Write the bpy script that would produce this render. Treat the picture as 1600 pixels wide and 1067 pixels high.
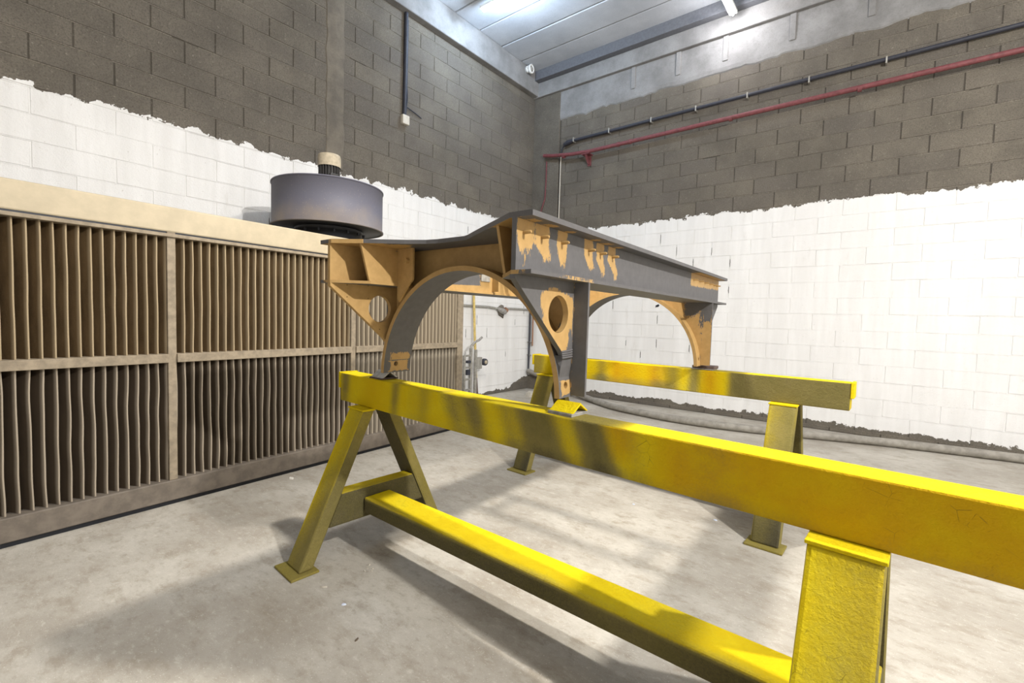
import bpy, math, random
import numpy as np
from mathutils import Vector, Matrix, noise as mnoise
from mathutils.geometry import delaunay_2d_cdt

random.seed(7)
C = bpy.context.scene.collection
SC = bpy.context.scene
PI = math.pi
for o in list(bpy.data.objects):
    bpy.data.objects.remove(o, do_unlink=True)

# ------------------------------------------------------------------ camera
HEAD, PITCH, ROLL = math.radians(38.5), math.radians(2.9), math.radians(1.5)
CAM_Z = 1.30
F = Vector((-math.sin(HEAD) * math.cos(PITCH), math.cos(HEAD) * math.cos(PITCH), -math.sin(PITCH)))
R0 = Vector((math.cos(HEAD), math.sin(HEAD), 0))
U0 = R0.cross(F)
RR = R0 * math.cos(ROLL) + U0 * math.sin(ROLL)
UU = -R0 * math.sin(ROLL) + U0 * math.cos(ROLL)
cd = bpy.data.cameras.new('camera')
cam = bpy.data.objects.new('camera', cd)
C.objects.link(cam)
M = Matrix((RR, UU, -F)).transposed().to_4x4()
M.translation = Vector((0, 0, CAM_Z))
cam.matrix_world = M
cd.sensor_fit = 'HORIZONTAL'
cd.sensor_width = 36.0
cd.lens = 36.0 * 721.0 / 1600.0
cd.clip_start = 0.02
cd.clip_end = 100
SC.camera = cam

# ------------------------------------------------------------------ world, lights, exposure
w = bpy.data.worlds.new('world')
SC.world = w
w.use_nodes = True
w.node_tree.nodes['Background'].inputs[0].default_value = (0.75, 0.85, 1.0, 1)
w.node_tree.nodes['Background'].inputs[1].default_value = 0.05
SC.view_settings.view_transform = 'Standard'
SC.view_settings.look = 'None'
SC.view_settings.gamma = 1.0
SC.view_settings.use_curve_mapping = False
SC.view_settings.exposure = 0.35


def point_lamp(name, loc, watts, color, radius):
    d = bpy.data.lights.new(name, 'POINT')
    d.energy = watts
    d.color = color
    d.shadow_soft_size = radius
    o = bpy.data.objects.new(name, d)
    o.location = loc
    C.objects.link(o)
    return o


def area_lamp(name, loc, target, watts, color, sx, sy):
    d = bpy.data.lights.new(name, 'AREA')
    d.shape = 'RECTANGLE'
    d.size, d.size_y = sx, sy
    d.energy = watts
    d.color = color
    o = bpy.data.objects.new(name, d)
    o.location = loc
    o.rotation_euler = (Vector(target) - Vector(loc)).to_track_quat('-Z', 'Y').to_euler()
    C.objects.link(o)
    return o


def disc_lamp(name, loc, watts, color, size):
    o = area_lamp(name, loc, Vector(loc) - Vector((0, 0, 1)), watts, color, size, size)
    o.data.shape = 'DISK'
    return o


disc_lamp('lamp_overhead', (-1.55, 2.2, 3.55), 95, (1.0, 0.95, 0.87), 0.16)
point_lamp('lamp_side', (2.9, 1.35, 4.0), 900, (1.0, 0.97, 0.93), 0.07)
for i in (-1, 0, 1):
    point_lamp('added_glow_blue', (-3.95 + .33 * i, 4.75, 5.38), 30, (0.62, 0.79, 1.0), 0.05)  # unseen lamps added for the bluish glow below the ceiling
for i in (-.5, .5):
    point_lamp('added_glow_white', (-1.72, 6.40 + .25 * i, 5.31), 15, (0.97, 0.96, 1.0), 0.05)  # unseen lamps added for the pale glow high on the right wall
SC.cycles.max_bounces = 8
SC.cycles.diffuse_bounces = 3
SC.cycles.use_denoising = True


# ------------------------------------------------------------------ materials
class N:
    def __init__(s, name):
        s.m = bpy.data.materials.new(name)
        s.m.use_nodes = True
        s.t = s.m.node_tree
        s.b = s.t.nodes['Principled BSDF']

    def n(s, typ, ins=None, **kw):
        d = s.t.nodes.new(typ)
        for k, v in kw.items():
            setattr(d, k, v)
        for k, v in (ins or {}).items():
            if hasattr(v, 'is_output'):
                s.t.links.new(v, d.inputs[k])
            else:
                d.inputs[k].default_value = v
        return d

    def math(s, op, a, b=0.0, c=0.0, clamp=False):
        return s.n('ShaderNodeMath', {0: a, 1: b, 2: c}, operation=op, use_clamp=clamp).outputs[0]

    def noise(s, vec, scale, detail=4, rough=0.6):
        return s.n('ShaderNodeTexNoise', {'Vector': vec, 'Scale': scale, 'Detail': detail, 'Roughness': rough}).outputs['Fac']

    def mix(s, f, a, b):
        d = s.n('ShaderNodeMix', data_type='RGBA')
        for k, v in ((0, f), (6, a), (7, b)):
            if hasattr(v, 'is_output'):
                s.t.links.new(v, d.inputs[k])
            else:
                d.inputs[k].default_value = v if k == 0 else (*v, 1)
        return d.outputs[2]

    def ramp(s, x, lo, hi, a=0.0, b=1.0):
        return s.n('ShaderNodeMapRange', {0: x, 1: lo, 2: hi, 3: a, 4: b}, interpolation_type='SMOOTHSTEP').outputs[0]

    def pos(s):
        return s.n('ShaderNodeNewGeometry').outputs['Position']

    def obj(s):
        return s.n('ShaderNodeTexCoord').outputs['Object']

    def scaled(s, vec, sc):
        return s.n('ShaderNodeMapping', {0: vec, 3: sc}).outputs[0]

    def attr(s, name):
        return s.n('ShaderNodeAttribute', attribute_name=name).outputs['Fac']

    def sep(s, vec):
        return s.n('ShaderNodeSeparateXYZ', {0: vec}).outputs

    def bump(s, h, strength, dist=0.01):
        nrm = s.n('ShaderNodeBump', {'Height': h, 'Strength': strength, 'Distance': dist}).outputs[0]
        s.t.links.new(nrm, s.b.inputs['Normal'])

    def out(s, col, rough=0.6, metal=0.0, spec=0.5):
        for k, v in (('Base Color', col), ('Roughness', rough), ('Metallic', metal), ('Specular IOR Level', spec)):
            if hasattr(v, 'is_output'):
                s.t.links.new(v, s.b.inputs[k])
            else:
                s.b.inputs[k].default_value = (*v, 1) if k == 'Base Color' else v
        return s.m


def plain(name, col, rough=0.6, metal=0.0, var=0.12, scale=30, bump=0.1):
    m = N(name)
    p = m.obj()
    f = m.noise(p, scale, 5)
    c = m.mix(m.ramp(f, 0.3, 0.7), tuple(x * (1 - var) for x in col), tuple(min(1, x * (1 + var)) for x in col))
    if bump:
        m.bump(f, bump)
    return m.out(c, rough, metal)


def mat_floor():
    m = N('concrete_floor')
    p = m.pos()
    big = m.noise(p, 1.3, 5, 0.62)
    mid = m.noise(m.scaled(p, (1, 1.6, 1)), 6, 6, 0.7)
    fine = m.noise(p, 60, 4, 0.7)
    c = m.mix(m.ramp(big, 0.35, 0.68), (0.35, 0.318, 0.27), (0.49, 0.46, 0.405))
    c = m.mix(m.ramp(mid, 0.47, 0.70, 0, 0.7), c, (0.28, 0.24, 0.185))
    pat = m.noise(m.scaled(p, (1, 1.8, 1)), 17, 5, 0.7)
    c = m.mix(m.ramp(pat, 0.52, 0.72, 0, 0.5), c, (0.26, 0.23, 0.185))
    c = m.mix(m.ramp(pat, 0.46, 0.30, 0, 0.5), c, (0.56, 0.53, 0.47))
    c = m.mix(m.ramp(fine, 0.5, 0.78, 0, 0.35), c, (0.30, 0.26, 0.2))
    spk = m.noise(p, 170, 2, 0.5)
    c = m.mix(m.ramp(spk, 0.66, 0.72, 0, 0.7), c, (0.75, 0.72, 0.66))
    m.bump(m.math('ADD', m.math('MULTIPLY', pat, 0.9), m.math('MULTIPLY', fine, 0.5)), 0.5, 0.008)
    return m.out(c, 0.75, 0, 0.3)


def mat_block(name, top, base, axis, tone=1.0):
    """raw grey-brown concrete block, rolled white between the heights base and top"""
    m = N(name)
    p = m.pos()
    s = m.sep(p)
    rnd = m.n('ShaderNodeObjectInfo').outputs['Random']
    big = m.noise(p, 2.2, 4)
    fine = m.noise(p, 90, 5, 0.7)
    k = tone
    raw = m.mix(m.ramp(big, 0.3, 0.7), (0.135 * k, 0.120 * k, 0.098 * k), (0.200 * k, 0.177 * k, 0.142 * k))
    raw = m.mix(m.math('MULTIPLY', rnd, 0.5), raw, (0.135 * k, 0.121 * k, 0.110 * k))
    raw = m.mix(m.ramp(fine, 0.42, 0.70, 0, 0.75), raw, (0.085, 0.075, 0.060))
    pit = m.noise(p, 38, 4, 0.75)
    raw = m.mix(m.ramp(pit, 0.58, 0.75, 0, 0.6), raw, (0.36, 0.33, 0.28))
    wob = m.math('MULTIPLY', m.math('SUBTRACT', m.noise(p, 5.5, 6, 0.68), 0.5), 0.30)
    up = m.math('ADD', s[2], wob)
    roller = m.noise(m.scaled(p, (7, 7, 0.8)), 1.0, 3)
    white = m.mix(m.ramp(roller, 0.3, 0.75), (0.80, 0.79, 0.775), (0.88, 0.872, 0.86))
    dirt = m.noise(m.scaled(p, (4, 4, 1.2)), 1.4, 6, 0.7)
    white = m.mix(m.ramp(dirt, 0.58, 0.85, 0, 0.5), white, (0.55, 0.52, 0.47))
    white = m.mix(m.ramp(m.noise(p, 45, 3), 0.68, 0.74, 0, 0.45), white, (0.40, 0.36, 0.31))
    mask = m.math('LESS_THAN', up, top)
    wob2 = m.math('MULTIPLY', m.math('SUBTRACT', m.noise(p, 7, 6, 0.65), 0.5), 0.22)
    low = m.math('ADD', s[2], wob2)
    cor = m.ramp(s[axis], -4.4 if axis == 0 else 6.3, -4.75 if axis == 0 else 6.8, 0.0, 0.17)
    mask = m.math('MULTIPLY', mask, m.math('GREATER_THAN', low, m.math('ADD', cor, base)))
    c = m.mix(mask, raw, white)
    m.bump(m.math('ADD', fine, m.math('MULTIPLY', pit, 0.8)), 0.7, 0.006)
    return m.out(c, m.mix(mask, (0.95,) * 3, (0.7,) * 3), 0, 0.25)


def mat_concrete(name, a, b, sc=3.0):
    m = N(name)
    p = m.pos()
    f = m.noise(p, sc, 6, 0.65)
    fine = m.noise(p, 70, 4, 0.7)
    c = m.mix(m.ramp(f, 0.3, 0.7), a, b)
    c = m.mix(m.ramp(fine, 0.5, 0.75, 0, 0.4), c, tuple(x * 0.55 for x in a))
    m.bump(m.math('ADD', f, m.math('MULTIPLY', fine, 0.4)), 0.4, 0.01)
    return m.out(c, 0.9, 0, 0.2)


def mat_frame():
    """grey primer over tan undercoat: attribute 'm' says where the tan coat is left bare"""
    m = N('grey_and_tan_paint')
    p = m.obj()
    a = m.attr('m')
    n1 = m.noise(m.scaled(p, (1, 1, 0.3)), 130, 4, 0.7)
    n2 = m.noise(p, 28, 4, 0.6)
    amp = m.math('MULTIPLY', m.math('MULTIPLY', a, m.math('SUBTRACT', 1.0, a)), 4.0)
    nn = m.math('ADD', m.math('MULTIPLY', m.math('SUBTRACT', n1, 0.5), 2.6), m.math('MULTIPLY', m.math('SUBTRACT', n2, 0.5), 1.4))
    v = m.math('MULTIPLY_ADD', nn, amp, a)
    f = m.ramp(v, 0.46, 0.54)
    g = m.mix(m.ramp(n2, 0.3, 0.7), (0.100, 0.097, 0.098), (0.118, 0.114, 0.116))
    t = m.mix(m.ramp(n2, 0.3, 0.7), (0.40, 0.250, 0.092), (0.46, 0.290, 0.112))
    m.bump(m.noise(p, 260, 3), 0.06, 0.003)
    return m.out(m.mix(f, g, t), 0.55, 0, 0.35)


def mat_yellow():
    """thick yellow paint; attribute 'm' is grey overspray, plus shade painted on the far sawhorse legs"""
    m = N('oversprayed_yellow_paint')
    p = m.obj()
    a = m.attr('m')
    n1 = m.noise(p, 9, 5, 0.6)
    n2 = m.noise(p, 130, 5, 0.75)
    yel = m.mix(m.ramp(n1, 0.35, 0.7), (0.70, 0.515, 0.003), (0.78, 0.61, 0.006))
    yel = m.mix(m.math('MULTIPLY', m.attr('o'), m.ramp(n1, 0.3, 0.6, 0.5, 1)), yel, (0.62, 0.35, 0.003))
    kh = m.mix(m.ramp(n1, 0.3, 0.7), (0.17, 0.144, 0.045), (0.25, 0.205, 0.062))
    dk = m.mix(m.ramp(n1, 0.3, 0.7), (0.040, 0.036, 0.021), (0.080, 0.070, 0.039))
    v = m.math('ADD', a, m.math('ADD', m.math('MULTIPLY', m.math('SUBTRACT', n1, 0.5), 0.35), m.math('MULTIPLY', m.math('SUBTRACT', n2, 0.5), 0.35)))
    c = m.mix(m.ramp(v, 0.02, 0.72), yel, kh)
    c = m.mix(m.ramp(v, 0.70, 1.15), c, dk)
    cr = m.n('ShaderNodeTexVoronoi', {'Vector': p, 'Scale': 26.0, 'Randomness': 1.0}, feature='DISTANCE_TO_EDGE').outputs['Distance']
    crack = m.math('MULTIPLY', m.ramp(cr, 0.012, 0.0), m.ramp(n1, 0.55, 0.66))
    c = m.mix(m.math('MULTIPLY', crack, 0.7), c, (0.10, 0.085, 0.03))
    m.bump(m.math('ADD', m.math('ADD', n2, m.noise(p, 55, 3)), m.math('MULTIPLY', crack, -0.6)), 0.8, 0.005)
    return m.out(c, 0.7, 0, 0.15)


def mat_filter():
    m = N('dusty_shaded_pleated_filter')
    p = m.obj()
    s = m.sep(p)
    f = m.noise(m.scaled(p, (3, 3, 1)), 3.5, 5, 0.65)
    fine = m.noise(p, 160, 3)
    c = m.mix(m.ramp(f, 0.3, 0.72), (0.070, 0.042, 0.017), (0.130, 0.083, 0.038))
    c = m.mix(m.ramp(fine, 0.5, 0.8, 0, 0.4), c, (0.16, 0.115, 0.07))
    c = m.mix(m.attr('m'), c, (0.44, 0.35, 0.225))  # fold valleys darker, front edges paler: recess shade put into the dusty colour
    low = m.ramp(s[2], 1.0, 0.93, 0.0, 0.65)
    side = m.ramp(s[0], .60, .70)  # right-hand panels get a painted lit tone, the left ones stay shaded
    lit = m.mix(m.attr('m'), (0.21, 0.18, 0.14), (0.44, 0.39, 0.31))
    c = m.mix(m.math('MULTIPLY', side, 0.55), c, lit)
    dk = m.mix(m.attr('m'), (0.045, 0.032, 0.021), (0.40, 0.345, 0.275))  # darker shaded tone painted on the lower left panels
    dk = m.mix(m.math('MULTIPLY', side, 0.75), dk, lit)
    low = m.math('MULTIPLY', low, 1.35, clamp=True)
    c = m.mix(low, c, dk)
    m.bump(fine, 0.2, 0.003)
    return m.out(c, 0.85, 0, 0.2)


def mat_fan():
    m = N('dusty_fan_casing')
    p = m.obj()
    s = m.sep(p)
    f = m.noise(p, 4, 5, 0.6)
    spk = m.noise(p, 130, 3, 0.6)
    h = m.math('ADD', m.ramp(s[2], 0.34, 0.0, 0.0, 0.42), m.math('MULTIPLY', m.math('SUBTRACT', f, 0.5), 0.5))
    c = m.mix(m.ramp(h, 0.15, 0.80), (0.120, 0.120, 0.155), (0.30, 0.235, 0.155))
    c = m.mix(m.ramp(spk, 0.66, 0.72, 0, 0.5), c, (0.6, 0.5, 0.36))
    return m.out(c, 0.62, 0.0, 0.4)


M_ = dict(
    floor=mat_floor(),
    blk_l=mat_block('painted_block_left', 2.97, 0.06, 1),
    blk_r=mat_block('painted_block_right', 2.84, 0.10, 0),
    bed_l=mat_block('mortar_bed_left', 2.97, 0.06, 1, 1.5),
    bed_r=mat_block('mortar_bed_right', 2.84, 0.10, 0, 1.5),
    gap_l=mat_block('open_joint_left', 2.97, 0.06, 1, 0.55),
    gap_r=mat_block('open_joint_right', 2.84, 0.10, 0, 0.55),
    joint=plain('dark_joint', (0.10, 0.09, 0.08), 0.95),
    conc=mat_concrete('beam_concrete', (0.21, 0.205, 0.20), (0.31, 0.305, 0.30)),
    render=mat_concrete('rough_render', (0.135, 0.12, 0.10), (0.215, 0.188, 0.15), 4),
    ceil=mat_concrete('ceiling_concrete', (0.45, 0.47, 0.50), (0.56, 0.58, 0.61), 1.5),
    frame=mat_frame(),
    yellow=mat_yellow(),
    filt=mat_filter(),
    fan=mat_fan(),
    wood=plain('dusty_booth_steel', (0.27, 0.22, 0.155), 0.75, 0, 0.2, 22, 0.25),
    cream=plain('cream_booth_panel', (0.46, 0.39, 0.27), 0.6, 0, 0.08, 9, 0.05),
    plinth=plain('booth_plinth', (0.15, 0.125, 0.10), 0.7, 0, 0.2, 14, 0.15),
    dark=plain('dark_steel', (0.012, 0.014, 0.020), 0.5, 0.2),
    black=plain('black_plastic', (0.03, 0.032, 0.045), 0.55),
    motor=plain('motor_grey', (0.055, 0.052, 0.05), 0.6, 0.2),
    cowl=plain('dusty_cowl', (0.47, 0.40, 0.29), 0.75, 0, 0.15),
    red=plain('red_pipe_paint', (0.18, 0.050, 0.055), 0.6, 0, 0.2),
    pipe=plain('grey_hose', (0.27, 0.25, 0.215), 0.7, 0, 0.2, 16),
    galv=plain('dull_galvanised', (0.36, 0.345, 0.31), 0.55, 0.3, 0.2),
    offw=plain('off_white_plastic', (0.62, 0.57, 0.48), 0.6, 0, 0.1),
    white=plain('white_enamel', (0.8, 0.79, 0.75), 0.5, 0, 0.05),
    pole=plain('yellow_pole_paint', (0.66, 0.49, 0.16), 0.6, 0, 0.2),
    rust=plain('rusty_steel', (0.11, 0.075, 0.065), 0.75, 0.1, 0.35),
    steel=plain('scuffed_steel', (0.34, 0.325, 0.30), 0.6, 0.3, 0.3),
    copper=plain('old_copper', (0.32, 0.17, 0.10), 0.6, 0.2),
    chip=plain('plaster_chip', (0.70, 0.67, 0.62), 0.8),
    chipb=plain('pale_blue_flake', (0.55, 0.60, 0.72), 0.6),
    dirt=plain('brown_scrap', (0.11, 0.08, 0.055), 0.9),
    chock=plain('worn_grey_steel', (0.48, 0.465, 0.44), 0.6, 0, 0.25),
    slate=plain('dark_slate', (0.13, 0.135, 0.15), 0.7),
    stone=plain('grey_offcut', (0.50, 0.46, 0.39), 0.9),
)


# ------------------------------------------------------------------ mesh helpers
class G:
    def __init__(s):
        s.v, s.f, s.m, s.o, s.sm = [], [], [], [], []

    def add(s, verts, faces, m=0.0, smooth=False, o=0.0):
        k = len(s.v)
        s.v += [tuple(p) for p in verts]
        n = len(verts)
        s.m += list(m) if hasattr(m, '__len__') else [m] * n
        s.o += list(o) if hasattr(o, '__len__') else [o] * n
        s.f += [tuple(i + k for i in q) for q in faces]
        s.sm += [smooth] * len(faces)

    def box(s, x0, x1, y0, y1, z0, z1, m=0.0):
        s.add([(x, y, z) for x in (x0, x1) for y in (y0, y1) for z in (z0, z1)],
              [(0, 1, 3, 2), (4, 6, 7, 5), (0, 4, 5, 1), (2, 3, 7, 6), (0, 2, 6, 4), (1, 5, 7, 3)], m)

    def bar(s, a, b, wx, wy, up=(0, 0, 1), m=0.0):
        a, b = Vector(a), Vector(b)
        d = (b - a).normalized()
        x = d.cross(Vector(up)).normalized()
        y = x.cross(d)
        vs = []
        for p in (a, b):
            for i, j in ((-1, -1), (1, -1), (1, 1), (-1, 1)):
                vs.append(p + x * (i * wx / 2) + y * (j * wy / 2))
        s.add(vs, [(3, 2, 1, 0), (4, 5, 6, 7), (0, 1, 5, 4), (1, 2, 6, 5), (2, 3, 7, 6), (3, 0, 4, 7)], m)

    def tube(s, path, r, n=12, m=0.0, cap=True):
        path = [Vector(p) for p in path]
        rs = r if hasattr(r, '__len__') else [r] * len(path)
        up = Vector((0, 0, 1))
        t0 = (path[1] - path[0]).normalized()
        if abs(t0.dot(up)) > 0.95:
            up = Vector((1, 0, 0))
        vs, fs = [], []
        x = t0.cross(up).normalized()
        for i, p in enumerate(path):
            t = (path[min(i + 1, len(path) - 1)] - path[max(i - 1, 0)]).normalized()
            x = (x - t * x.dot(t)).normalized()
            y = t.cross(x)
            for k in range(n):
                a = 2 * PI * k / n
                vs.append(p + (x * math.cos(a) + y * math.sin(a)) * rs[i])
        for i in range(len(path) - 1):
            for k in range(n):
                k2 = (k + 1) % n
                fs.append((i * n + k, i * n + k2, (i + 1) * n + k2, (i + 1) * n + k))
        s.add(vs, fs, m, True)
        if cap:
            for i in (0, len(path) - 1):
                ring = [vs[i * n + k] for k in range(n)]
                s.add(ring, [tuple(range(n)) if i else tuple(reversed(range(n)))], m)

    def lathe(s, prof, c=(0, 0, 0), n=48, m=0.0, smooth=True):
        vs, fs = [], []
        for r, z in prof:
            for k in range(n):
                a = 2 * PI * k / n
                vs.append((c[0] + r * math.cos(a), c[1] + r * math.sin(a), c[2] + z))
        for i in range(len(prof) - 1):
            for k in range(n):
                k2 = (k + 1) % n
                fs.append((i * n + k, i * n + k2, (i + 1) * n + k2, (i + 1) * n + k))
        s.add(vs, fs, m, smooth)

    def gridbox(s, x0, x1, y0, y1, z0, z1, res, mf):
        """box with each face cut into a grid so that a paint mask can be laid on it"""
        lo, hi = (x0, y0, z0), (x1, y1, z1)
        for ax in range(3):
            a, b = [i for i in range(3) if i != ax]
            na = max(1, round((hi[a] - lo[a]) / res))
            nb = max(1, round((hi[b] - lo[b]) / res))
            for side in (0, 1):
                vs, ms, os_ = [], [], []
                for i in range(na + 1):
                    for j in range(nb + 1):
                        p = [0, 0, 0]
                        p[a] = lo[a] + (hi[a] - lo[a]) * i / na
                        p[b] = lo[b] + (hi[b] - lo[b]) * j / nb
                        p[ax] = hi[ax] if side else lo[ax]
                        vs.append(p)
                        r = mf(p, ax, side)
                        r = r if isinstance(r, tuple) else (r, 0.0)
                        ms.append(r[0])
                        os_.append(r[1])
                fs = []
                for i in range(na):
                    for j in range(nb):
                        q = (i * (nb + 1) + j, (i + 1) * (nb + 1) + j, (i + 1) * (nb + 1) + j + 1, i * (nb + 1) + j + 1)
                        flip = (side == 1) == (ax == 1)
                        fs.append(tuple(reversed(q)) if flip else q)
                s.add(vs, fs, ms, False, os_)

    def plate(s, poly, holes, mapf, t0, t1, res=None, mf=None, em=None):
        """flat plate from a 2-D outline with round or other holes; mapf(a, b, t) -> point"""
        mf = mf or (lambda a, b, side: 0.0)
        pts, edges = [], []
        loops = [poly] + list(holes)
        for lp in loops:
            k = len(pts)
            pts += [Vector(p) for p in lp]
            edges += [(k + i, k + (i + 1) % len(lp)) for i in range(len(lp))]
        if res:
            xs = [p[0] for p in poly]
            ys = [p[1] for p in poly]
            nx, ny = int((max(xs) - min(xs)) / res), int((max(ys) - min(ys)) / res)
            for i in range(1, nx):
                for j in range(1, ny):
                    q = (min(xs) + (max(xs) - min(xs)) * (i + 0.25 * (j % 2)) / nx, min(ys) + (max(ys) - min(ys)) * j / ny)
                    if inside(q, poly) and not any(inside(q, h) for h in holes):
                        pts.append(Vector(q))
        vo, eo, fo, *_ = delaunay_2d_cdt(pts, edges, [], 0, 1e-6)
        fs = []
        for f in fo:
            c = sum((vo[i] for i in f), Vector((0, 0))) / len(f)
            if inside(c, poly) and not any(inside(c, h) for h in holes):
                fs.append(tuple(f))
        for side, t in ((0, t0), (1, t1)):
            s.add([mapf(p[0], p[1], t) for p in vo], [tuple(reversed(f)) for f in fs] if side == 0 else fs,
                  [mf(p[0], p[1], side) for p in vo])
        for lp in loops:
            n = len(lp)
            vs = [mapf(p[0], p[1], t0) for p in lp] + [mapf(p[0], p[1], t1) for p in lp]
            ms = [(em if em is not None else mf(p[0], p[1], 1)) for p in lp] * 2
            s.add(vs, [(i, (i + 1) % n, n + (i + 1) % n, n + i) for i in range(n)], ms)

    def build(s, name, mat, parent=None, bevel=0.0, weld=False):
        me = bpy.data.meshes.new(name)
        me.from_pydata(s.v, [], s.f)
        me.polygons.foreach_set('use_smooth', s.sm)
        dom = 'CORNER' if weld else 'POINT'
        for nm, vals in (('m', s.m), ('o', s.o)):
            if any(vals):
                if weld:
                    vals = [vals[l.vertex_index] for l in me.loops]
                me.attributes.new(nm, 'FLOAT', dom).data.foreach_set('value', vals)
        me.materials.append(mat)
        import bmesh
        bm = bmesh.new()
        bm.from_mesh(me)
        if weld:
            bmesh.ops.remove_doubles(bm, verts=bm.verts, dist=1e-5)
        bmesh.ops.recalc_face_normals(bm, faces=bm.faces)
        bm.to_mesh(me)
        bm.free()
        o = bpy.data.objects.new(name, me)
        C.objects.link(o)
        if parent:
            o.parent = parent
        if bevel:
            b = o.modifiers.new('bevel', 'BEVEL')
            b.width = bevel
            b.segments = 2
            b.limit_method = 'ANGLE'
            b.angle_limit = math.radians(50)
        return o


def inside(p, poly):
    x, y = p[0], p[1]
    r = False
    n = len(poly)
    for i in range(n):
        x1, y1 = poly[i][0], poly[i][1]
        x2, y2 = poly[(i + 1) % n][0], poly[(i + 1) % n][1]
        if (y1 > y) != (y2 > y) and x < (x2 - x1) * (y - y1) / (y2 - y1) + x1:
            r = not r
    return r


def circle(cx, cy, r, n=28, ry=None):
    return [(cx + r * math.cos(2 * PI * i / n), cy + (ry or r) * math.sin(2 * PI * i / n)) for i in range(n)]


def tag(o, label, cat, group=None):
    o['label'] = label
    o['category'] = cat
    if group:
        o['group'] = group
    return o


def thing(name, label, cat, loc=(0, 0, 0), rz=0.0, group=None):
    o = bpy.data.objects.new(name, None)
    o.empty_display_size = 0.1
    o.location = loc
    o.rotation_euler = (0, 0, rz)
    C.objects.link(o)
    return tag(o, label, cat, group)


def struct(o):
    o['kind'] = 'structure'
    return o


def sst(x, a, b):
    if abs(b - a) < 1e-9:
        return 1.0 if x >= b else 0.0
    t = min(1.0, max(0.0, (x - a) / (b - a)))
    return t * t * (3 - 2 * t)


def bell(x, c, wd):
    return math.exp(-((x - c) / wd) ** 2)


# ------------------------------------------------------------------ room shell
XL, YR = -5.108, 6.935
X1, Y0, ZC = 5.5, -4.5, 5.66
g = G(); g.box(XL - .2, X1, Y0, YR + .2, -.2, 0); floor = struct(g.build('floor', M_['floor']))

g = G(); g.box(XL - .2, XL - .006, Y0, YR + .2, -.02, ZC + .2)
wall_left = struct(g.build('wall_left', M_['gap_l']))
g = G(); g.box(XL - .006, X1, YR + .006, YR + .2, -.02, ZC + .2)
wall_right = struct(g.build('wall_right', M_['gap_r']))
g = G(); g.box(X1, X1 + .2, Y0, YR + .2, -.02, ZC + .2); struct(g.build('wall_side', M_['blk_r']))
g = G(); g.box(XL - .2, X1, Y0 - .2, Y0, -.02, ZC + .2); struct(g.build('wall_rear', M_['blk_r']))


def block_mesh(name, ln, mat, axis, seed, wd=.2, jt=.0032):
    """one 50 x 20 cm block with an eased, slightly uneven face standing proud of its joint"""
    rr = random.Random(seed)
    g = G()
    a0, a1, z0, z1 = jt, ln - jt, jt, wd - jt
    e = .004
    ring = [(a0, z0), (a1, z0), (a1, z1), (a0, z1)]
    inn = [(a0 + e, z0 + e), (a1 - e, z0 + e), (a1 - e, z1 - e), (a0 + e, z1 - e)]
    j = lambda: rr.uniform(-.0018, .0018)
    vs = []
    for (a, z) in ring:
        vs.append((a + j(), -.010, z + j()))
    for (a, z) in inn:
        vs.append((a + j(), rr.uniform(-.001, .0015), z + j()))
    fs = [(4, 5, 6, 7)] + [(i, (i + 1) % 4, 4 + (i + 1) % 4, 4 + i) for i in range(4)]
    if axis == 1:
        vs = [(y, a, z) for a, y, z in vs]
    else:
        vs = [(a, -y, z) for a, y, z in vs]
    g.add(vs, fs)
    o = g.build(name, mat)
    me = o.data
    bpy.data.objects.remove(o)
    return me


def view(p):
    d = Vector(p) - Vector((0, 0, CAM_Z))
    z = d.dot(F)
    if z < .3:
        return None
    return 800 + 721 * d.dot(RR) / z, 533.5 - 721 * d.dot(UU) / z


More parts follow.
